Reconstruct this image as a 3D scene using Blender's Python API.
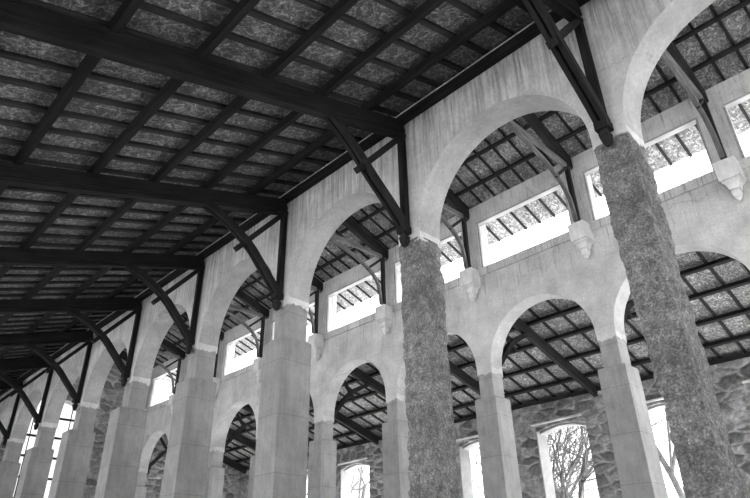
import bpy, bmesh, math, random
from mathutils import Matrix, Vector, noise

for o in list(bpy.data.objects):
    bpy.data.objects.remove(o)
SC = bpy.context.scene
COL = SC.collection

# ------------------------------------------------------------------ camera
F_PX, PITCH, YAW, ROLL = 601.44, math.radians(28.723), math.radians(45.545), math.radians(-1.134)
CAM = Vector((2.532, -7.407, 1.6))
fwd = Vector((-math.sin(YAW) * math.cos(PITCH), math.cos(YAW) * math.cos(PITCH), math.sin(PITCH)))
rgt = Vector((math.cos(YAW), math.sin(YAW), 0))
upv = rgt.cross(fwd)
r2 = math.cos(ROLL) * rgt + math.sin(ROLL) * upv
u2 = -math.sin(ROLL) * rgt + math.cos(ROLL) * upv
cd = bpy.data.cameras.new('camera')
cd.sensor_width = 36.0
cd.lens = F_PX * 36.0 / 750.0
cd.clip_start, cd.clip_end = 0.05, 500
cam = bpy.data.objects.new('camera', cd)
COL.objects.link(cam)
cam.matrix_world = Matrix(((r2.x, u2.x, -fwd.x, CAM.x), (r2.y, u2.y, -fwd.y, CAM.y), (r2.z, u2.z, -fwd.z, CAM.z), (0, 0, 0, 1)))
SC.camera = cam

# ------------------------------------------------------------------ sky, sun, exposure
world = bpy.data.worlds.new('overcast_sky')
SC.world = world
world.use_nodes = True
bg = world.node_tree.nodes['Background']
bg.inputs['Color'].default_value = (1, 1, 1, 1)
bg.inputs['Strength'].default_value = 2.5
sd = bpy.data.lights.new('sun', 'SUN')
sd.energy = 62.0
sd.angle = math.radians(50)
sun = bpy.data.objects.new('sun', sd)
COL.objects.link(sun)
sun.rotation_euler = Vector((0.2, -0.70, -0.66)).to_track_quat('-Z', 'Y').to_euler()
vs = SC.view_settings
vs.view_transform = 'Standard'
vs.look = 'None'
vs.gamma = 1.0
vs.use_curve_mapping = False
vs.exposure = 0.74
SC.cycles.max_bounces = 10
SC.cycles.diffuse_bounces = 7
SC.cycles.use_denoising = True

# ------------------------------------------------------------------ materials
def grey(v):
    return (v, v, v, 1)

class NT:
    def __init__(self, name, rough=0.85):
        self.m = bpy.data.materials.new(name)
        self.m.use_nodes = True
        self.t = self.m.node_tree
        self.b = self.t.nodes['Principled BSDF']
        self.b.inputs['Roughness'].default_value = rough
        self.b.inputs['Specular IOR Level'].default_value = 0.25
        self.co = self.t.nodes.new('ShaderNodeTexCoord').outputs['Object']
    def n(self, kind, **kw):
        nd = self.t.nodes.new(kind)
        for k, v in kw.items():
            setattr(nd, k, v)
        return nd
    def l(self, a, b):
        self.t.links.new(a, b)
    def scaled(self, s, rot=(0, 0, 0), co=None):
        mp = self.n('ShaderNodeMapping')
        mp.inputs['Scale'].default_value = s
        mp.inputs['Rotation'].default_value = rot
        self.l(co or self.co, mp.inputs['Vector'])
        return mp.outputs['Vector']
    def noise(self, s=(1, 1, 1), scale=1.0, detail=5, rough=0.6, dist=0.0, co=None):
        nd = self.n('ShaderNodeTexNoise')
        nd.inputs['Scale'].default_value = scale
        nd.inputs['Detail'].default_value = detail
        nd.inputs['Roughness'].default_value = rough
        nd.inputs['Distortion'].default_value = dist
        self.l(self.scaled(s, co=co), nd.inputs['Vector'])
        return nd.outputs['Fac']
    def ramp(self, fac, stops):
        r = self.n('ShaderNodeValToRGB')
        e = r.color_ramp.elements
        while len(e) < len(stops):
            e.new(0.5)
        for i, (p, v) in enumerate(stops):
            e[i].position = p
            e[i].color = grey(v)
        self.l(fac, r.inputs['Fac'])
        return r.outputs['Color']
    def mix(self, a, b, fac=1.0, mode='MULTIPLY'):
        nd = self.n('ShaderNodeMix', data_type='RGBA', blend_type=mode)
        if isinstance(fac, float):
            nd.inputs[0].default_value = fac
        else:
            self.l(fac, nd.inputs[0])
        for i, v in ((6, a), (7, b)):
            if isinstance(v, float):
                nd.inputs[i].default_value = grey(v)
            else:
                self.l(v, nd.inputs[i])
        return nd.outputs[2]
    def base(self, c):
        self.l(c, self.b.inputs['Base Color'])
    def bump(self, h, strength=0.5, dist=0.02):
        nd = self.n('ShaderNodeBump')
        nd.inputs['Strength'].default_value = strength
        nd.inputs['Distance'].default_value = dist
        self.l(h, nd.inputs['Height'])
        self.l(nd.outputs['Normal'], self.b.inputs['Normal'])
    def z(self):
        sx = self.n('ShaderNodeSeparateXYZ')
        self.l(self.co, sx.inputs[0])
        return sx.outputs

def plaster(name, base, streak, top, length, brushed=True):
    """lime plaster; rain streaks hang from the height 'top' and fade over 'length'"""
    q = NT(name, 0.9)
    cloud = q.ramp(q.noise(scale=1.3, detail=6, rough=.65), [(.3, .66), (.7, 1.10)])
    fine = q.ramp(q.noise(scale=16, detail=6, rough=.7), [(.3, .80), (.7, 1.08)])
    st = q.noise(s=(8, 8, .4), scale=1.6, detail=7, rough=.75)
    st = q.ramp(st, [(.38, 1.0), (.55, 0.0)] if base > .52 else [(.33, 1.0), (.47, 0.0)])
    fine_st = q.ramp(q.noise(s=(10, 10, .6), scale=1.7, detail=7, rough=.75), [(.35, .74), (.65, 1.12)])
    mr = q.n('ShaderNodeMapRange')
    mr.inputs['From Min'].default_value = top - length
    mr.inputs['From Max'].default_value = top
    q.l(q.z()[2], mr.inputs['Value'])
    nb = q.mix(mr.outputs[0], st, 1.0, 'MULTIPLY')
    bw = q.n('ShaderNodeRGBToBW')
    q.l(nb, bw.inputs[0])
    c = q.mix(cloud, fine)
    if brushed:
        c = q.mix(c, q.mix(1.0, fine_st, q.ramp(mr.outputs[0], [(.0, .12), (.8, .85 if base > .52 else .12)]), 'MIX'))
    c = q.mix(c, base)
    c = q.mix(c, streak * base, bw.outputs[0], 'MIX')
    cr = q.n('ShaderNodeTexVoronoi', feature='DISTANCE_TO_EDGE')
    cr.inputs['Scale'].default_value = .2
    q.l(q.mix(q.co, q.noise(scale=2.2, detail=6), .9, 'ADD'), cr.inputs['Vector'])
    c = q.mix(c, q.ramp(cr.outputs['Distance'], [(.0, .75), (.002, 1.0)]))
    q.base(c)
    q.bump(q.noise(scale=9, detail=8, rough=.7), .35, .02)
    return q.m

def concrete(name, base):
    q = NT(name, 0.88)
    c = q.mix(q.ramp(q.noise(scale=1.6, detail=7, rough=.65), [(.3, .72), (.7, 1.1)]), base)
    c = q.mix(c, q.ramp(q.noise(scale=30, detail=3), [(.3, .9), (.7, 1.05)]))
    # day joints every 1.15 m
    w = q.n('ShaderNodeMath', operation='PINGPONG')
    q.l(q.mix(q.z()[2], q.noise(scale=2.5), .03, 'ADD'), w.inputs[0])
    w.inputs[1].default_value = .575
    c = q.mix(c, q.ramp(w.outputs[0], [(.0, .6), (.010, 1.0)]))
    c = q.mix(c, q.ramp(q.noise(s=(6, 6, .5), scale=1.5, detail=6, rough=.7), [(.32, .86), (.6, 1.04)]))
    v = q.n('ShaderNodeTexVoronoi')
    v.inputs['Scale'].default_value = 7
    q.l(q.co, v.inputs['Vector'])
    c = q.mix(c, q.ramp(v.outputs['Distance'], [(.05, .55), (.10, 1.0)]))
    q.base(c)
    q.bump(q.noise(scale=14, detail=6), .25, .015)
    return q.m

def rubble(name, lo, hi):
    q = NT(name, 0.95)
    n1 = q.noise(scale=7, detail=10, rough=.75)
    n2 = q.noise(scale=38, detail=6, rough=.7)
    c = q.ramp(n1, [(.32, lo), (.5, (lo + hi) / 2.4), (.72, hi)])
    c = q.mix(c, q.ramp(n2, [(.35, .45), (.55, 1.0), (.72, 1.7)]))
    c = q.mix(c, q.ramp(q.noise(scale=1.1, detail=4), [(.35, .6), (.65, 1.2)]))
    pv = q.n('ShaderNodeTexVoronoi')
    pv.inputs['Scale'].default_value = 42
    q.l(q.co, pv.inputs['Vector'])
    pb = q.n('ShaderNodeRGBToBW')
    q.l(pv.outputs['Color'], pb.inputs[0])
    c = q.mix(c, q.ramp(pb.outputs[0], [(.3, .85), (.62, 1.0), (.8, 1.25)]))
    q.base(c)
    q.bump(q.mix(n1, n2, .4, 'ADD'), 1.0, .03)
    return q.m

def masonry(name):
    q = NT(name, 0.95)
    wob = q.n('ShaderNodeTexNoise')
    wob.inputs['Scale'].default_value = 1.7
    wob.inputs['Detail'].default_value = 4
    q.l(q.co, wob.inputs['Vector'])
    co = q.mix(q.co, wob.outputs['Color'], .3, 'ADD')
    sc = q.scaled((1.5, 1.5, 3.0), co=co)
    v = q.n('ShaderNodeTexVoronoi', feature='DISTANCE_TO_EDGE')
    v.inputs['Randomness'].default_value = .8
    v.inputs['Scale'].default_value = 1.0
    q.l(sc, v.inputs['Vector'])
    vc = q.n('ShaderNodeTexVoronoi')
    vc.inputs['Randomness'].default_value = .8
    vc.inputs['Scale'].default_value = 1.0
    q.l(sc, vc.inputs['Vector'])
    bw = q.n('ShaderNodeRGBToBW')
    q.l(vc.outputs['Color'], bw.inputs[0])
    stone = q.ramp(bw.outputs[0], [(.2, .10), (.5, .16), (.8, .25)])
    stone = q.mix(stone, q.ramp(q.noise(scale=9, detail=8, rough=.7), [(.3, .45), (.7, 1.3)]))
    mortar = q.ramp(q.noise(scale=4, detail=6), [(.35, .10), (.65, .34)])
    edge = q.ramp(v.outputs['Distance'], [(.0, 0.0), (.16, 1.0)])
    c = q.mix(mortar, stone, edge, 'MIX')
    q.base(c)
    h = q.mix(q.ramp(v.outputs['Distance'], [(.0, 0.0), (.3, 1.0)]), q.noise(scale=11, detail=8, rough=.7), .45, 'ADD')
    q.bump(h, 1.0, .06)
    return q.m

def timber(name, lo, hi, rough=.75, grain=(.7, 14, 14)):
    q = NT(name, rough)
    q.b.inputs['Specular IOR Level'].default_value = .1
    g = q.noise(s=grain, scale=1.5, detail=7, rough=.65, dist=.4)
    c = q.ramp(g, [(.3, lo), (.7, hi)])
    c = q.mix(c, q.ramp(q.noise(scale=1.2, detail=4), [(.3, .65), (.7, 1.2)]))
    q.base(c)
    q.bump(g, .45, .012)
    return q.m

def osb(name, base):
    q = NT(name, .8)
    tot = None
    for i, (a, s) in enumerate(((.35, 1.0), (1.25, 1.15), (2.2, .9), (2.9, 1.05))):
        v = q.n('ShaderNodeTexVoronoi')
        v.inputs['Scale'].default_value = 1.0
        q.l(q.scaled((6 * s, 17 * s, 6), rot=(0, 0, a)), v.inputs['Vector'])
        bw = q.n('ShaderNodeRGBToBW')
        q.l(v.outputs['Color'], bw.inputs[0])
        r = q.ramp(bw.outputs[0], [(.25, .35), (.55, .85), (.8, 1.6)])
        if tot is None:
            tot = r
        else:
            pick = q.ramp(q.noise(scale=6 + 2 * i, detail=2), [(.47, 0.0), (.53, 1.0)])
            tot = q.mix(tot, r, pick, 'MIX')
    tot = q.mix(tot, 1.0, .55, 'MIX')
    for sc_, d in ((4.5, 1.0), (9, 1.2)):
        f = q.noise(scale=sc_, detail=1.5, rough=.5, dist=d)
        line = q.ramp(f, [(.44, .68), (.485, 1.5), (.51, 1.5), (.56, .78)])
        tot = q.mix(tot, line)
    c = q.mix(tot, q.ramp(q.noise(scale=.6, detail=3), [(.3, .75), (.7, 1.15)]))
    q.base(q.mix(c, base))
    q.bump(tot, .2, .004)
    return q.m

M = dict(
    plaster_front=plaster('streaked_plaster', .56, .24, 10.0, 2.2),
    plaster_back=plaster('pale_plaster', .50, .30, 10.3, 2.0),
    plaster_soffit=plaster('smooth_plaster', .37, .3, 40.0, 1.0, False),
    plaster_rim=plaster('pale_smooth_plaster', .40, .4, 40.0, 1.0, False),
    plaster_white=plaster('white_plaster', .34, .3, 40.0, 1.0, False),
    concrete=concrete('cast_concrete', .25),
    concrete_pale=concrete('pale_concrete', .30),
    corbel=concrete('corbel_cement', .60),
    rubble=rubble('bare_rubble_core', .10, .36),
    masonry=masonry('rubble_masonry'),
    dark=timber('dark_stained_timber', .006, .022),
    batten=timber('batten_timber', .018, .05),
    weathered=timber('weathered_timber', .05, .16),
    weathered_bent=timber('weathered_bent_timber', .05, .16, .75, (14, 1.6, 1.6)),
    dark_bent=timber('dark_bent_timber', .006, .022, .75, (14, 1.6, 1.6)),
    pale=timber('pale_timber', .36, .5),
    grey_frame=timber('grey_painted_timber', .2, .36),
    osb=osb('strand_board', .175),
    tile=concrete('roof_covering', .26),
    floor=concrete('floor_concrete', .10),
    ground=rubble('bare_ground', .6, .8),
    turf=rubble('gravel', .38, .62),
    bark=timber('bark', .07, .22, .9),
    bark_hazed=timber('hazed_bark', .3, .5, .9),  # bright outdoor haze put into the bark colour of the tall tree
    flashing=timber('painted_white_strip', .45, .6),
    iron=timber('painted_iron', .02, .04, .5),
)

# ------------------------------------------------------------------ helpers
def tag(o, label=None, cat=None, group=None, kind=None):
    for k, v in (('label', label), ('category', cat), ('group', group), ('kind', kind)):
        if v:
            o[k] = v
    return o

def empty(name, loc, label, cat, group=None, kind=None):
    o = bpy.data.objects.new(name, None)
    o.empty_display_size = .2
    o.location = loc
    COL.objects.link(o)
    return tag(o, label, cat, group, kind)

def link(name, me, mat, parent=None, local=None):
    o = bpy.data.objects.new(name, me)
    if mat is not None and not me.materials:
        me.materials.append(mat)
    COL.objects.link(o)
    if parent is not None:
        o.parent = parent
    if local is not None:
        o.matrix_local = local
    return o

class MB:
    """collects shapes for ONE mesh"""
    def __init__(self):
        self.v, self.f, self.mi = [], [], []
    def quad(self, *pts, m=0):
        i = len(self.v)
        self.v += [tuple(q) for q in pts]
        self.f.append(tuple(range(i, i + len(pts))))
        self.mi.append(m)
    def box(self, x0, x1, y0, y1, z0, z1, m=0):
        p = [(x, y, z) for x in (x0, x1) for y in (y0, y1) for z in (z0, z1)]
        for a in ((0, 1, 3, 2), (4, 6, 7, 5), (0, 4, 5, 1), (2, 3, 7, 6), (0, 2, 6, 4), (1, 5, 7, 3)):
            self.quad(*[p[k] for k in a], m=m)
    def loft(self, rings, m=0, caps=True):
        n = len(rings[0])
        i = len(self.v)
        for r in rings:
            self.v += [tuple(q) for q in r]
        for a in range(len(rings) - 1):
            for k in range(n):
                self.f.append((i + a * n + k, i + a * n + (k + 1) % n, i + (a + 1) * n + (k + 1) % n, i + (a + 1) * n + k))
                self.mi.append(m)
        if caps:
            self.f.append(tuple(i + k for k in range(n))[::-1]); self.mi.append(m)
            j = i + (len(rings) - 1) * n
            self.f.append(tuple(j + k for k in range(n))); self.mi.append(m)
    def mesh(self, name, mats, bevel=0.0, smooth=False, weld=True):
        me = bpy.data.meshes.new(name)
        me.from_pydata(self.v, [], self.f)
        for i, a in enumerate(self.mi):
            me.polygons[i].material_index = a
        bm = bmesh.new()
        bm.from_mesh(me)
        if weld:
            bmesh.ops.remove_doubles(bm, verts=bm.verts, dist=1e-5)
        bmesh.ops.recalc_face_normals(bm, faces=bm.faces)
        if bevel:
            es = [e for e in bm.edges if len(e.link_faces) == 2 and e.calc_face_angle(0) > .6]
            bmesh.ops.bevel(bm, geom=es, offset=bevel, segments=1, affect='EDGES', clamp_overlap=True)
        if smooth:
            for f in bm.faces:
                f.smooth = True
        bm.to_mesh(me)
        bm.free()
        for mm in (mats if isinstance(mats, (list, tuple)) else [mats]):
            me.materials.append(mm)
        return me

def along(p0, p1, side=Vector((1, 0, 0))):
    """matrix whose X runs from p0 to p1, Y is the given side direction, Z up-ish"""
    p0, p1 = Vector(p0), Vector(p1)
    x = (p1 - p0).normalized()
    y = (side - x * side.dot(x)).normalized()
    zz = x.cross(y)
    if zz.z < 0:
        y, zz = -y, -zz
    m = Matrix.Identity(4)
    for r in range(3):
        m[r][0], m[r][1], m[r][2], m[r][3] = x[r], y[r], zz[r], p0[r]
    return m

MESHES = {}
def bar_mesh(L, w, h, mat, profile=None, bev=.008):
    """bar of length L along X; its bottom face at z=0"""
    key = (round(L, 3), w, h, mat.name, profile)
    if key in MESHES:
        return MESHES[key]
    b = MB()
    if profile == 'moulded':
        pr = [(-w/2, .0), (w/2, .0), (w/2, .06), (w/2 - .02, .075), (w/2 - .02, .10), (w/2 + .012, .115), (w/2 + .012, h), (-w/2 - .012, h), (-w/2 - .012, .115), (-w/2 + .02, .10), (-w/2 + .02, .075), (-w/2, .06)]
        n = max(2, int(L / .5))
        rings = []
        for i in range(n + 1):
            dy = .006 * noise.noise((i * .7, w, h))
            rings.append([(L * i / n, y + dy, z) for y, z in pr])
        b.loft(rings)
        me = b.mesh('moulded_bar', mat)
    else:
        n = max(1, int(L / .8))
        rings = []
        for i in range(n + 1):
            dy = .006 * noise.noise((i * .9 + L, w * 7, h * 9))
            c = min(bev, w / 4)
            rings.append([(L * i / n, y + dy, z) for y, z in ((-w/2 + c, 0), (w/2 - c, 0), (w/2, c), (w/2, h - c), (w/2 - c, h), (-w/2 + c, h), (-w/2, h - c), (-w/2, c))])
        b.loft(rings)
        me = b.mesh('bar', mat)
    MESHES[key] = me
    return me

def bar(name, p0, p1, w, h, mat, parent=None, side=Vector((1, 0, 0)), profile=None):
    """timber from p0 to p1 (line of its bottom face), in the parent's own coordinates"""
    L = (Vector(p1) - Vector(p0)).length
    return link(name, bar_mesh(L, w, h, mat, profile), mat, parent, along(p0, p1, side))

def ordinal(i):
    return ('first', 'second', 'third', 'fourth', 'fifth', 'sixth', 'seventh', 'eighth', 'ninth', 'tenth', 'eleventh', 'twelfth')[i]

# ------------------------------------------------------------------ dimensions (metres)
BAY = 4.0
XE, XS = -32.6, 8.0                    # far gable inner face, near open end
KS = list(range(-1, 9))                # pillar k stands at x = -4k
W1A, W1B = -.10, .48                   # first arcade wall
W2A, W2B = 7.50, 8.08                  # second arcade wall
W3A, W3B = 14.60, 15.35                # outer wall behind it
W0A, W0B = -8.90, -8.20                # outer wall behind the camera
S1 = .325                              # slope of the aisle roofs
SB = .31                               # slope of the aisle beams
S2 = .36                               # slope of the nave roof
YR = (W1B + W2A) / 2
NS = 32

def arch_wall(b, y0, y1, bays, prof, ztop, x0, x1, zbot, m=0, ms=1):
    """wall from x0 to x1 with one opening per bay; prof(t) t in 0..1 gives (dx, z) round the head from left to right.
    piers reach down to zbot; returns nothing, fills b"""
    xs = x0
    for xc in sorted(bays):
        pts = [prof(i / NS) for i in range(NS + 1)]
        pts = [(xc + dx, z) for dx, z in pts]
        xl, xr = pts[0][0], pts[-1][0]
        for y in (y0, y1):
            b.quad((xs, y, zbot), (xl, y, zbot), (xl, y, ztop), (xs, y, ztop), m=m)
            for a, c in zip(pts, pts[1:]):
                b.quad((a[0], y, a[1]), (c[0], y, c[1]), (c[0], y, ztop), (a[0], y, ztop), m=m)
        ring = [(xl, zbot)] + pts + [(xr, zbot)]
        for a, c in zip(ring, ring[1:]):
            if a != c:
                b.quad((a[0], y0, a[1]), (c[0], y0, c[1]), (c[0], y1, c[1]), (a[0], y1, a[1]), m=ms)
        b.quad((xs, y0, zbot), (xl, y0, zbot), (xl, y1, zbot), (xs, y1, zbot), m=m)
        xs = xr
    for y in (y0, y1):
        b.quad((xs, y, zbot), (x1, y, zbot), (x1, y, ztop), (xs, y, ztop), m=m)
    b.quad((xs, y0, zbot), (x1, y0, zbot), (x1, y1, zbot), (xs, y1, zbot), m=m)
    b.quad((x0, y0, ztop), (x1, y0, ztop), (x1, y1, ztop), (x0, y1, ztop), m=m)
    for x in (x0, x1):
        b.quad((x, y0, zbot), (x, y1, zbot), (x, y1, ztop), (x, y0, ztop), m=m)

def semi(r, zc):
    return lambda t: (-r * math.cos(math.pi * t), zc + r * math.sin(math.pi * t))

def ragged(b, xc, w, y0, y1, ztop, zb, seed, m=0, me=2, inset=.022):
    """plaster skirt round the head of a pillar with a broken lower edge"""
    rnd = random.Random(seed)
    per = []
    step = .025
    def run(a, c):
        n = max(2, int((Vector(c) - Vector(a)).length / step))
        for i in range(n):
            per.append(Vector(a).lerp(Vector(c), i / n))
    h = w / 2
    cs = [(xc - h, y0), (xc + h, y0), (xc + h, y1), (xc - h, y1)]
    for i in range(4):
        run(cs[i], cs[(i + 1) % 4])
    zz = []
    for q in per:
        zz.append(zb + .09 * noise.noise((q.x * 3.1 + seed, q.y * 3.1, 0)) + .05 * noise.noise((q.x * 13 + seed, q.y * 13, 4)) + rnd.uniform(-.008, .008))
    n = len(per)
    ym = (y0 + y1) / 2
    for i in range(n):
        a, c = per[i], per[(i + 1) % n]
        za, zc = zz[i], zz[(i + 1) % n]
        ea, ec = za + .02 + .03 * abs(noise.noise((a.x * 9, a.y * 9, 2))), zc + .02 + .03 * abs(noise.noise((c.x * 9, c.y * 9, 2)))
        b.quad((a.x, a.y, ea), (c.x, c.y, ec), (c.x, c.y, ztop), (a.x, a.y, ztop), m=m)
        b.quad((a.x, a.y, za), (c.x, c.y, zc), (c.x, c.y, ec), (a.x, a.y, ea), m=me)
        def ins(q):
            return (xc + (q.x - xc) * (1 - inset / h), ym + (q.y - ym) * (1 - inset * 2 / (y1 - y0)))
        ia, ic = ins(a), ins(c)
        b.quad((a.x, a.y, za), (c.x, c.y, zc), (ic[0], ic[1], zc + .035), (ia[0], ia[1], za + .035), m=me)

# ------------------------------------------------------------------ floor and ground
b = MB(); b.box(XE, XS, W2B, W3A, -.2, 0)
tag(link('floor_rear_bounce', b.mesh('floor_rear_bounce', M['ground']), None), 'unseen floor of the rear aisle, made pale to bounce light upward', 'floor', kind='structure')  # unseen floor split off and made pale to throw light onto the rear boards
b = MB(); b.box(XE, XS, W0B, W2B, -.2, 0)
tag(link('floor', b.mesh('floor', M['floor']), None), 'bare concrete floor of the roofed hall', 'floor', kind='structure')
b = MB(); b.quad((-120, -120, -.22), (120, -120, -.22), (120, W0B, -.22), (-120, W0B, -.22))
tag(link('ground_left', b.mesh('ground_left', M['turf']), None), 'pale open ground outside on the camera side', 'ground', kind='structure')
b = MB(); b.quad((-120, W0B, -.22), (120, W0B, -.22), (120, 120, -.22), (-120, 120, -.22))
tag(link('ground', b.mesh('ground', M['ground']), None), 'open pale ground outside around the hall', 'ground', kind='structure')

# ------------------------------------------------------------------ arcade walls
bays = [-BAY * k + 2 for k in range(-1, 9)]        # centres 6, 2, -2 ... -30
R1, ZC1 = 1.73, 7.27
b = MB()
arch_wall(b, W1A, W1B, bays, semi(R1, ZC1), 10.35, XE, XS, 7.24)
for k in KS:
    ragged(b, -BAY * k, .54, W1A, W1B, 7.24, 7.06, k + 3)
# the upper storey of the wall: sill, piers and head of its row of openings (above the aisle roof)
b.box(XE, XS, W1A, W1B, 10.35, 10.5)
for k in KS:
    b.box(-BAY * k - .35, -BAY * k + .30, W1A, W1B, 10.5, 12.25)
b.box(XE, XE + .5, W1A, W1B, 10.5, 12.25)
b.box(XE, XS, W1A, W1B, 12.25, 12.85)
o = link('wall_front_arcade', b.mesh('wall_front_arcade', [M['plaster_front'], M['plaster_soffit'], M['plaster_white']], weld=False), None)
tag(o, 'tall streaked plaster wall with round arches nearest the camera', 'wall', kind='structure')

R2, ZC2 = 1.73, 7.21
b = MB()
arch_wall(b, W2A, W2B, bays, semi(R2, ZC2), 10.22, XE, XS, 7.19)
for k in KS:
    ragged(b, -BAY * k, .54, W2A, W2B, 7.19, 6.98, k + 40)
for k in KS:
    b.box(-BAY * k - .31, -BAY * k + .32, W2A, W2B, 10.5, 12.25)
    b.box(-BAY * k - .31, -BAY * k + .32, W2A + .20, W2B, 12.25, 12.80)
b.box(XE, XE + .45, W2A, W2B, 10.5, 12.25)
b.box(XE, XS, W2A, W2A + .20, 12.25, 12.92)
o = link('wall_rear_arcade', b.mesh('wall_rear_arcade', [M['plaster_back'], M['plaster_rim'], M['plaster_white']], weld=False), None)
tag(o, 'pale plaster wall with lower arches and a row of high openings', 'wall', kind='structure')
b = MB(); b.box(XE, XS, W2A - .05, W2B + .04, 10.22, 10.5)
o = link('trim_1', b.mesh('sill_course', M['plaster_back'], bevel=.012), None)
tag(o, 'projecting plaster sill course under the row of high openings', 'trim', kind='structure')

# ------------------------------------------------------------------ outer walls with windows
def seg_head(hw, z0, rise):
    def pr(t):
        dx = -hw + 2 * hw * t
        return (dx, z0 + rise * (1 - (dx / hw) ** 2))
    return pr
WC = [-1.72 - BAY * k for k in range(-2, 8)]
SILL = .4
def outer_wall(name, y0, y1, label, topz, hw=1.1, wc=WC):
    b = MB()
    arch_wall(b, y0, y1, wc, seg_head(hw, 6.66, .2), topz, XE, XS, SILL, 0, 0)
    b.box(XE, XS, y0, y1, 0, SILL)
    o = link(name, b.mesh(name, M['masonry'], weld=False), None)
    return tag(o, label, 'wall', kind='structure')
outer_wall('wall_rear', W3A, W3B, 'rough rubble stone outer wall behind the rear arches', 7.86)
outer_wall('wall_left', W0A, W0B, 'rough stone outer wall of the aisle the camera stands in', 7.45, 1.7)
b = MB()
b.box(XS, XS + .6, W0A, W1A, 0, 7.0)
b.box(XS, XS + .6, W1A, 1.2, 0, 10.0)
b.box(XS, XS + .6, 6.6, W2B, 0, 10.0)
b.box(XS, XS + .6, 1.2, 6.6, 6.0, 10.0)
tag(link('wall_near_light_block', b.mesh('wall_near_light_block', M['masonry'], weld=False), None), 'unseen end wall added behind the camera, its gateway sized to limit the light', 'wall', kind='structure')  # unseen wall added to hold back light from the near end

# far gable with one tall glazed window
WY0, WY1, WZ0, WZ1 = 1.05, 4.75, 1.2, 9.55
b = MB()
def gable_top(y):
    if y < W1A: return 10.17 + S1 * y
    if y > W2B: return 10.25 - S1 * (y - W2B)
    return 14.3 - S2 * abs(y - YR)
ys = [W0A, -4, W1A, W1A + 1e-4, WY0]
ysw = [WY0 + (WY1 - WY0) * i / 16 for i in range(17)]
ysr = [WY1, 6.5, W2B, W2B + 1e-4, 11, W3B]
wc, wr = (WY0 + WY1) / 2, (WY1 - WY0) / 2
def wtop(y):
    return WZ1 + .9 * math.sqrt(max(0, 1 - ((y - wc) / wr) ** 2))
for x in (XE, XE - .7):
    for seq in (ys, ysr):
        for a, c in zip(seq, seq[1:]):
            b.quad((x, a, 0), (x, c, 0), (x, c, gable_top(c)), (x, a, gable_top(a)))
    for a, c in zip(ysw, ysw[1:]):
        b.quad((x, a, 0), (x, c, 0), (x, c, WZ0), (x, a, WZ0))
        b.quad((x, a, wtop(a)), (x, c, wtop(c)), (x, c, gable_top(c)), (x, a, gable_top(a)))
ring = [(WY0, WZ0)] + [(y, wtop(y)) for y in ysw] + [(WY1, WZ0), (WY0, WZ0)]
for a, c in zip(ring, ring[1:]):
    b.quad((XE, a[0], a[1]), (XE, c[0], c[1]), (XE - .7, c[0], c[1]), (XE - .7, a[0], a[1]))
o = link('wall_far', b.mesh('wall_far', M['masonry'], weld=False), None)
tag(o, 'far gable wall of rough stone with a tall glazed window', 'wall', kind='structure')
w = empty('window_1', (XE - .3, wc, WZ0), 'tall window with thin iron bars in the far stone gable', 'window', kind='structure')
for y in (WY0 + .03, WY0 + .93, wc, WY1 - .93, WY1 - .03):
    bar('glazing_bar', (0, y - wc, 0), (0, y - wc, wtop(y) - WZ0), .05, .05, M['iron'], w, Vector((0, 1, 0)))
z = .05
while z < WZ1 - WZ0 + .5:
    half = wr if z < WZ1 - WZ0 else wr * math.sqrt(max(0.05, 1 - ((z - WZ1 + WZ0) / .9) ** 2))
    bar('glazing_bar', (0, -half, z), (0, half, z), .08, .12, M['iron'], w)
    z += 1.02
gm = NT('window_glass', .05)
gm.b.inputs['Transmission Weight'].default_value = 1.0
gm.b.inputs['IOR'].default_value = 1.02
gm.b.inputs['Base Color'].default_value = grey(.36)
b = MB()
b.loft([[(-.003, y - wc, z - WZ0) for y, z in ring[:-1]], [(.003, y - wc, z - WZ0) for y, z in ring[:-1]]])
link('pane', b.mesh('pane', gm.m), None, w)

# windows of the rear wall: timber head, white jambs and arched head lining
n = 2
for i, xc in enumerate(WC):
    where = {2: 'seen between the two near pillars at far right', 3: 'right of the square pillar in the right foreground', 4: 'filled with bare branches, middle right of the photo',
             5: 'seen left of the slim rear pillar at middle right', 6: 'half hidden behind the near rough pillar', 7: 'seen through the left lower arch', 8: 'deep down the aisle', 9: 'farthest down the aisle'}.get(i, 'outside the picture at right')
    w = empty('window_%d' % n, (xc, W3A, SILL), 'stone wall window with timber head and white jambs, ' + where, 'window', kind='structure')
    n += 1
    rnd = random.Random(i)
    bar('lintel', (-1.24, -.04, 6.92 - SILL + rnd.uniform(-.02, .02)), (1.0, -.04, 6.97 - SILL), .12, .075, M['pale'], w, Vector((0, 1, 0)))
    for sx in (-1, 1):
        b = MB()
        if sx < 0:
            b.box(-1.1, -1.045, -.02, .70, 0, 6.70 - SILL)
        else:
            b.box(1.055, 1.1, .1, .70, 0, 6.70 - SILL)
        link('jamb_lining', b.mesh('jamb_lining', M['plaster_white'], bevel=.01), None, w)
    b = MB()
    pr = seg_head(1.055, 6.64 - SILL, .2)
    pts = [pr(t / 16) for t in range(17)]
    b.loft([[(x, .2, z - .05), (x, .2, z), (x, .66, z), (x, .66, z - .05)] for x, z in pts])
    link('head_lining', b.mesh('head_lining', M['plaster_white']), None, w)
    b = MB(); b.box(-1.1, 1.1, .05, .72, 0, .05)
    link('window_sill', b.mesh('window_sill', M['plaster_white'], bevel=.01), None, w)

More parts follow.
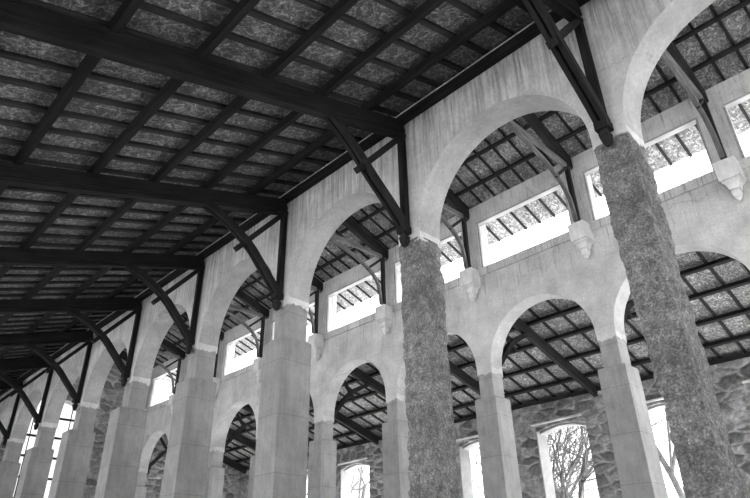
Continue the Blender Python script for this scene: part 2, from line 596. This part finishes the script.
# ------------------------------------------------------------------ roofs
def roof(name, y0, y1, zf, label, bx, bw, bh, bdir=1):
    """board deck between y0 and y1 whose underside is zf(y), battens hung under it"""
    r = empty(name, (0, y0, zf(y0)), label, 'roof', kind='structure')
    b = MB()
    v0, v1 = Vector((0, 0, 0)), Vector((0, y1 - y0, zf(y1) - zf(y0)))
    L = v1.length
    b.box(XE - .4, XS + .3, 0, L, 0, .03)
    m = along((0, 0, 0), v1, Vector((-1, 0, 0)))
    b2 = MB(); b2.box(0, L, -(XS + .3), -(XE - .4), 0, .03)
    mm = along((0, 0, 0), v1, Vector((1, 0, 0)))
    ysign = 1 if mm[0][1] > 0 else -1
    lo, hi = (XE - .4, XS + .3) if ysign > 0 else (-(XS + .3), -(XE - .4))
    b2 = MB(); b2.box(0, L, lo, hi, 0, .03)
    link('board_deck', b2.mesh('board_deck', M['osb']), None, r, mm)
    b3 = MB(); b3.box(-.05, L + .03, lo, hi, .034, .11)
    link('roof_covering', b3.mesh('roof_covering', M['tile']), None, r, mm)
    nrm = mm.to_3x3() @ Vector((0, 0, 1))
    me = bar_mesh(L, bw, bh, M['batten'] if 'left' in name else M['dark'])
    for x in bx:
        link('batten', me, None, r, along(Vector((x, 0, 0)) - nrm * bh, Vector((x, 0, 0)) + v1 - nrm * bh))
    return r

bx7 = [XS - .2 - BAY / 7 * i for i in range(200) if XS - .2 - BAY / 7 * i > XE]
bx7 = [-BAY / 7 * i for i in range(-13, 57)]
bx5 = [-.25 - .8 * i for i in range(-9, 40)]
PB, PH = .14, .14
za = lambda y: 9.97 + S1 * (y - W1A) + .0            # underside of the aisle purlins
ROOF_L = roof('ceiling_left_aisle', W0A - .4, W1A, lambda y: za(y) + PH + .07, 'dark strand board lean-to roof over the near aisle', bx7, .10, .07)
zc = lambda y: 12.9 - S2 * (abs(y - YR) - (7.5 - YR))
ROOF_C = roof('ceiling_nave', YR, 9.37, lambda y: zc(y) + .19, 'strand board nave roof seen through the tall arches, running out as eaves', bx7, .07, .065)
roof('ceiling_nave_near_slope', YR, -1.12, lambda y: zc(y) + .19, 'near slope of the nave roof, above the front arcade', bx7[::14], .07, .065)
zr = lambda y: 9.97 - S1 * (y - W2B)
ROOF_R = roof('ceiling_rear_aisle', W2B, W3B + .5, lambda y: zr(y) + PH + .07, 'strand board lean-to roof seen through the lower arches', bx5, .09, .07)

def purlin(y, z, slope, w, h, label, group):
    L = XS - XE
    me = bar_mesh(L, w, h, M['dark'])
    o = link('purlin', me, None)
    o.matrix_world = Matrix.Translation((XE, y, z)) @ Matrix.Rotation(math.atan(slope), 4, 'X')
    tag(o, label, 'purlin', group, 'thing')
for i, y in enumerate((-1.15, -2.3, -3.47, -4.66, -5.9, -7.1)):
    purlin(y, za(y), S1, PB, PH, 'dark timber purlin under the near aisle roof, %s out from the streaked arcade wall' % ordinal(i), 'purlins of the near aisle roof')
for i, y in enumerate((6.82, 5.9, 4.98)):
    purlin(y, zc(y), -S2, .10, .125, 'dark purlin of the nave roof seen through tall arches, %s up from the openings' % ordinal(i), 'purlins of the nave roof')
for i, y in enumerate((9.15, 10.25, 11.35, 12.6, 13.8)):
    purlin(y, zr(y), -S1, .13, .14, 'dark purlin of the roof behind the lower arches, %s down from the arcade wall' % ordinal(i), 'purlins of the rear aisle roof')

# wall plates
o = bar('wall_plate', (XE, W1A - .082, 9.865), (XS, W1A - .082, 9.865), .16, .16, M['dark'], None, Vector((0, 1, 0)))
tag(o, 'long dark timber plate along the head of the front arcade wall', 'beam', None, 'thing')
o = bar('flashing_strip', (XE, W1A - .172, 10.02), (XS, W1A - .172, 10.02), .015, .025, M['flashing'], None, Vector((0, 1, 0)))
tag(o, 'thin white strip along the top of the dark wall plate', 'strip', None, 'thing')
o = bar('wall_plate', (XE, W3A + .08, 7.74), (XS, W3A + .08, 7.74), .22, .16, M['dark'], None, Vector((0, 1, 0)))
tag(o, 'dark timber plate on top of the rough stone outer wall', 'beam', None, 'thing')

# ------------------------------------------------------------------ timber frames
def sweep(pts, x0, x1, depth, mat, parent, name):
    """curved plank: pts are (y, z) of its outer edge, depth measured towards the inner side"""
    # resample with a Catmull-Rom
    P = [Vector(q) for q in pts]
    out = []
    for i in range(len(P) - 1):
        p0, p1, p2, p3 = P[max(0, i - 1)], P[i], P[i + 1], P[min(len(P) - 1, i + 2)]
        for t in (0, .25, .5, .75):
            out.append(.5 * ((2 * p1) + (p2 - p0) * t + (2 * p0 - 5 * p1 + 4 * p2 - p3) * t * t + (3 * p1 - p0 - 3 * p2 + p3) * t ** 3))
    out.append(P[-1])
    rings = []
    for i, q in enumerate(out):
        d = (out[min(i + 1, len(out) - 1)] - out[max(i - 1, 0)]).normalized()
        nn = Vector((-d.y, d.x)) * depth
        c = .008
        u = q + nn
        rings.append([(x0 + c, q.x, q.y), (x1 - c, q.x, q.y), (x1, q.x + nn.x * .06, q.y + nn.y * .06), (x1, u.x, u.y), (x0, u.x, u.y), (x0, q.x + nn.x * .06, q.y + nn.y * .06)])
    b = MB(); b.loft(rings)
    return link(name, b.mesh(name, mat), None, parent)

def knee_frame(xk, ywall, sgn, slope_len, label, group, curved, zt, name='roof_frame'):
    """principal beam with wall post, brace, strut and pendant; sgn=-1 reaches towards -y"""
    z0 = 7.02
    fr = empty(name, (xk, ywall, z0), label, 'roof frame', group, 'thing')
    zb = zt - z0                                   # underside of the beam at the wall
    D = M['dark']
    p1 = (0, sgn * slope_len, zb - SB * slope_len)
    if sgn < 0:
        bar('principal_beam', p1, (0, -.01 * 1, zb), .16, .385, D, fr, Vector((1, 0, 0)), 'moulded')
    else:
        bar('principal_beam', (0, .01, zb), p1, .16, .385, D, fr, Vector((1, 0, 0)), 'moulded')
    bar('wall_post', (0, sgn * .015, .22), (0, sgn * .015, zb), .13, .13, D, fr, Vector((1, 0, 0))).matrix_local = \
        Matrix.Translation((0, sgn * (.15 if sgn < 0 else .02), .22)) @ Matrix(((0, 1, 0, 0), (0, 0, 1, 0), (1, 0, 0, 0), (0, 0, 0, 1)))
    if curved:
        pts = [(.17, .26), (.36, .46), (.68, .82), (1.08, 1.24), (1.68, 1.62), (2.22, zb - SB * 2.22)]
    else:
        pts = [(.17, .26), (.48, .58), (1.0, 1.03), (1.5, 1.50), (2.02, zb - SB * 2.02)]
    pts = [(sgn * a, c) for a, c in pts]
    dep = .16 if sgn < 0 else -.16
    sweep(pts, -.095, -.015, -dep, M['dark_bent'], fr, 'brace')
    sweep(pts, .015, .095, -dep, M['dark_bent'], fr, 'brace')
    # strut from the corner through the brace
    a, c = Vector((0, sgn * .12, zb - .12)), Vector((0, sgn * 1.27, zb - 1.48))
    bar('strut', a, c, .12, .12, D, fr, Vector((1, 0, 0)))
    # pendant block
    b = MB()
    rings = []
    for z, h in ((.34, .085), (.33, .10), (.20, .10), (.19, .055), (.14, .055), (.12, .075), (.04, .065), (-.05, .045), (-.08, .02)):
        rings.append([(-h, sgn * .13 - h, z), (h, sgn * .13 - h, z), (h, sgn * .13 + h, z), (-h, sgn * .13 + h, z)])
    b.loft(rings)
    link('pendant', b.mesh('pendant', D), None, fr)
    return fr

FRAME_WORDS = {-1: 'nearest the camera, out of the picture at right', 0: 'on the near rough pillar at right', 1: 'on the rough pillar in mid picture', 2: 'on the first smooth square pillar',
               3: 'on the second smooth pillar', 4: 'on the third smooth pillar, left of centre', 5: 'on the fourth smooth pillar', 6: 'on the fifth smooth pillar', 7: 'on the sixth smooth pillar at left edge', 8: 'against the far gable'}
for k in KS:
    knee_frame(-BAY * k, W1A, -1, 8.1, 'dark braced beam and wall post ' + FRAME_WORDS[k], 'braced beams of the near aisle', k >= 2, 9.53)
for k in KS:
    knee_frame(-BAY * k, W2B, 1, 6.6, 'braced beam behind lower arches, ' + FRAME_WORDS[k].replace('on the', 'in line with the'), 'braced beams of the rear aisle', True, 9.57)

def mirror(y):
    return W1B + W2A - y
def nave_truss(xk, label):
    t = empty('nave_truss', (xk, YR, 12.45), label, 'roof truss', 'trusses over the nave', 'thing')
    G, D = M['weathered'], M['dark']
    L = lambda y, z: (0, y - YR, z - 12.45)
    zl = lambda y: zc(y) - .42
    for f in (lambda y: y, mirror):
        s = [L(f(7.46), zl(7.46)), L(f(YR + .02), zl(YR + .02))]
        if f is mirror:
            s = s[::1]
        bar('rafter', s[0], s[1], .18, .38, D, t)
        x = f(7.25)
        b = MB(); b.box(-.065, .065, x - YR - .065, x - YR + .065, 10.42 - 12.45, zl(7.25) - 12.45 + .1)
        link('wall_post', b.mesh('wall_post', D, bevel=.008), None, t)
        pts = [(f(y) - YR, z - 12.45) for y, z in ((7.17, 10.52), (7.12, 10.95), (7.0, 11.35), (6.62, 11.75), (5.88, 12.1), (5.1, 12.3), (4.35, 12.47))]
        sweep(pts, -.055, .055, -.10 if f is mirror else .10, M['weathered_bent'], t, 'curved_brace')
        bar('strut', L(f(7.22), 12.4), L(f(6.45), 11.72), .09, .09, D, t)
    bar('tie_beam', L(mirror(7.45), 12.45), L(7.45, 12.45), .10, .17, G, t)
    b = MB(); b.box(-.07, .07, -.07, .07, .17, zl(YR) - 12.45 + .3)
    link('king_post', b.mesh('king_post', D, bevel=.008), None, t)
for k in KS:
    nave_truss(-BAY * k, 'grey nave truss with curved brace standing on the corbel ' +
               {-1: 'beyond the right picture edge', 0: 'at the right picture edge', 1: 'left of the near rough pillar', 2: 'right of the mid-picture rough pillar', 3: 'left of the mid-picture rough pillar',
                4: 'right of the first smooth pillar', 5: 'left of the first smooth pillar', 6: 'left of the second smooth pillar', 7: 'left of the third smooth pillar', 8: 'at the far gable'}[k])

# ------------------------------------------------------------------ corbels
def corbel(xk, label):
    b = MB()
    w, d = .24, .46
    rings = []
    for z, a, cy, d in ((10.44, .20, -.20, .20), (10.43, .245, -.23, .24), (9.90, .235, -.225, .235), (9.895, .20, -.20, .205), (9.85, .20, -.20, .205), (9.845, .18, -.19, .19), (9.80, .14, -.18, .16), (9.72, .115, -.18, .15),
                        (9.66, .105, -.18, .14), (9.655, .08, -.18, .10), (9.58, .095, -.19, .115), (9.49, .08, -.19, .09), (9.41, .045, -.19, .05), (9.37, .012, -.19, .015)):
        rings.append([(-a, cy - d, z - 9.47), (a, cy - d, z - 9.47), (a, cy + d, z - 9.47), (-a, cy + d, z - 9.47)])
    b.loft(rings)
    o = link('corbel', b.mesh('corbel', M['corbel']), None)
    o.location = (xk, W2A, 9.47)
    tag(o, label, 'corbel', 'stone corbels on the rear arcade', 'thing')
for k in KS:
    corbel(-BAY * k, 'moulded block corbel with pointed foot carrying a post ' +
           {-1: 'beyond the right picture edge', 0: 'at the right picture edge', 1: 'just left of the near rough pillar', 2: 'just right of the mid-picture rough pillar', 3: 'just left of the mid-picture rough pillar',
            4: 'right of the first smooth pillar', 5: 'left of the first smooth pillar', 6: 'right beside the second smooth pillar', 7: 'left of the second smooth pillar', 8: 'at the far gable'}[k])

# frames of the high openings
n = 20
for k in range(-1, 8):
    xa, xb = -BAY * k - BAY + .32, -BAY * k - .31
    w = empty('window_%d' % n, (xa, W2A, 10.5), 'long high opening in the rear arcade wall, %s from the right' % ordinal(k + 1), 'window', kind='structure')
    n += 1
    Lw = xb - xa
    b = MB(); b.box(0, Lw, -.004, .205, 1.69, 1.75)
    link('head_frame', b.mesh('head_frame', M['grey_frame'], bevel=.006), None, w)
    for x in (0, Lw - .06):
        b = MB(); b.box(x, x + .06, .03, .11, .002, 1.68)
        link('side_frame', b.mesh('side_frame', M['grey_frame'], bevel=.006), None, w)

# ------------------------------------------------------------------ pillars
def rough_pillar(xk, yc, w, d, h, seed, label, amp=.05, bulge=None):
    n, nz = 12, int(h / .05)
    b = MB()
    rings = []
    for j in range(nz + 1):
        z = h * j / nz
        ring = []
        for side in range(4):
            for i in range(n):
                t = -1 + 2 * i / n
                q = [(t, -1), (1, t), (-t, 1), (-1, -t)][side]
                s = 1 - .05 * (abs(q[0] * q[1])) ** 3
                x, y = q[0] * w / 2 * s, q[1] * d / 2 * s
                nd = Vector((q[0], q[1], 0)).normalized()
                P = Vector((x * 1.0 + seed * 7, y, z))
                a = noise.fractal(P * 2.6, .8, 2.1, 5) * amp * .7 + noise.fractal(P * 14, .8, 2.1, 4) * amp * .4
                fade = min(1, (h - z) / .12)
                ex, ey = bulge(x, y, z) if bulge else (0, 0)
                ring.append((x + nd.x * a * fade + ex, y + nd.y * a * fade + ey, z))
        rings.append(ring)
    b.loft(rings)
    o = link('pillar', b.mesh('pillar', M['rubble']), None)
    o.location = (xk, yc, 0)
    return tag(o, label, 'pillar', 'pillars of the front arcade', 'thing')

def smooth_pillar(xk, y0, y1, w_up, ins, w_lo, y0l, y1l, zl, ztop, mat, label, group, seed):
    p = empty('pillar', (xk, (y0 + y1) / 2, 0), label, 'pillar', group, 'thing')
    ym = (y0 + y1) / 2
    b = MB(); b.box(-w_up / 2 + ins, w_up / 2 - ins, y0 + ins - ym, y1 - ins - ym, zl - .05, ztop)
    link('upper_shaft', b.mesh('upper_shaft', mat, bevel=.012), None, p)
    rnd = random.Random(seed)
    b = MB()
    h = w_lo / 2
    rings = []
    for z, g in ((0, 0), (zl - .34, 0), (zl - .33, .0), (zl - .045, .0), (zl, -.02)):
        rings.append([(-h - g, y0l - ym - g, z), (h + g, y0l - ym - g, z), (h + g, y1l - ym + g, z), (-h - g, y1l - ym + g, z)])
    b.loft(rings)
    link('lower_shaft', b.mesh('lower_shaft', mat, bevel=.012), None, p)
    return p

YC1 = (W1A + W1B) / 2
rough_pillar(4, YC1, .54, .60, 7.12, 5, 'bare rubble pillar just outside the picture, nearest of all')
rough_pillar(0, YC1, .54, .60, 7.12, 1, 'dark rough bare rubble pillar nearest the camera, at right of the photo',
             bulge=lambda x, y, z: ((.09 * min(1, max(0, (5.2 - z) / 2)) if x < 0 else .0), 0))
rough_pillar(-4, YC1, .55, .60, 7.12, 2, 'rough bare rubble pillar in the middle of the photo')
PW = {2: 'smooth square concrete pillar with wider lower part, first left of the rough pillars', 3: 'second smooth square concrete pillar left of the rough pillars', 4: 'third smooth square concrete pillar left of the rough pillars',
      5: 'fourth smooth concrete pillar, beside the narrow strip of stone wall', 6: 'fifth smooth concrete pillar, between the two bright window slits', 7: 'sixth smooth concrete pillar, at the lower left picture edge', 8: 'last smooth concrete pillar against the far gable'}
for k in range(2, 9):
    smooth_pillar(-BAY * k, W1A, W1B, .54, .018, .70, W1A - (.24 if k in (4, 5) else .17), W1B + .06, 6.25, 7.26, M['concrete'], PW[k], 'pillars of the front arcade', k)
QW = {-1: 'beyond the right picture edge', 0: 'hidden behind the near rough pillar', 1: 'left of the near rough pillar', 2: 'right of the mid-picture rough pillar', 3: 'left of the mid-picture rough pillar',
      4: 'right beside the first smooth pillar', 5: 'left of the first smooth pillar', 6: 'left of the second smooth pillar', 7: 'left of the third smooth pillar', 8: 'against the far gable'}
for k in KS:
    smooth_pillar(-BAY * k, W2A, W2B, .54, .018, .76, W2A - .12, W2B + .06, 6.28, 7.20, M['concrete_pale'], 'pale square pillar under the lower arches, ' + QW[k], 'pillars of the rear arcade', k + 20)

# ------------------------------------------------------------------ bare trees outside
def tree(loc, h, r, seed, label, mat, lean=(0, 0), depth=5, spread=.55):
    rnd = random.Random(seed)
    t = empty('bare_tree', loc, label, 'tree', 'bare trees outside the windows')
    tb, bb = MB(), MB()
    def tube(mb, P, R):
        n = 6 if R[0] > .05 else 4
        rings = []
        for i, q in enumerate(P):
            d = (P[min(i + 1, len(P) - 1)] - P[max(i - 1, 0)]).normalized()
            a = d.orthogonal().normalized(); c = d.cross(a)
            rings.append([q + (a * math.cos(2 * math.pi * k / n) + c * math.sin(2 * math.pi * k / n)) * R[i] for k in range(n)])
        mb.loft(rings, caps=False)
    def grow(p, d, L, rad, lev):
        P, R = [p], [rad]
        q = p
        steps = 5
        for i in range(steps):
            d = (d + Vector((rnd.uniform(-1, 1), rnd.uniform(-1, 1), rnd.uniform(-.5, .8))) * .16).normalized()
            q = q + d * L / steps
            if q.y + loc[1] < 16.05:
                q.y = 16.05 - loc[1] + rnd.uniform(0, .06)
                d.y = abs(d.y)
            P.append(q); R.append(rad * (1 - .5 * (i + 1) / steps))
            if lev < depth and i >= (1 if lev else 0) and (lev > 0 or i >= 1):
                for _ in range(2 if lev < 2 or rnd.random() < .4 else 1):
                    ax = d.orthogonal().normalized()
                    ax.rotate(Matrix.Rotation(rnd.uniform(0, 6.28), 3, d))
                    nd = (d + ax * rnd.uniform(spread, spread * 2)).normalized()
                    grow(q, nd, L * rnd.uniform(.5, .72), R[-1] * rnd.uniform(.45, .7), lev + 1)
        tube(tb if lev == 0 else bb, P, R)
    grow(Vector((0, 0, -.2)), Vector((lean[0], lean[1], 1)).normalized(), h, r, 0)
    link('trunk', tb.mesh('trunk', mat, smooth=True, weld=False), None, t)
    link('branches', bb.mesh('branches', mat, smooth=True, weld=False), None, t)
tree((-10.9, 17.2, 0), 6.5, .2, 3, 'bare branchy tree outside the window at middle right', M['bark'], (.03, 0), 4)
tree((-11.35, 17.2, 0), 6.8, .16, 21, 'upright bare tree right of the branchy one outside the middle right window', M['bark'], (0, 0), 4)
tree((-12.6, 17.6, 0), 5.0, .15, 13, 'thin bare tree left of the branchy one outside the middle right window', M['bark'], (.12, 0), 4)
tree((-5.75, 16.8, 0), 8.5, .17, 8, 'leaning bare tree outside the window beside the near rough pillar', M['bark'], (-.14, 0), 4)
tree((-15.9, 17.2, 0), 6.2, .17, 5, 'bare tree outside the window behind the slim rear pillar', M['bark'], (.1, 0), 4)
tree((-24.7, 17.2, 0), 6.5, .2, 6, 'bare tree outside the window seen through the left lower arch', M['bark'], (.1, 0), 4)
tree((-5.0, 25.0, 0), 18.0, .25, 9, 'tall bare tree paled by painted haze, whose top shows in the high opening at right', M['bark_hazed'], (0, 0), 4, .4)
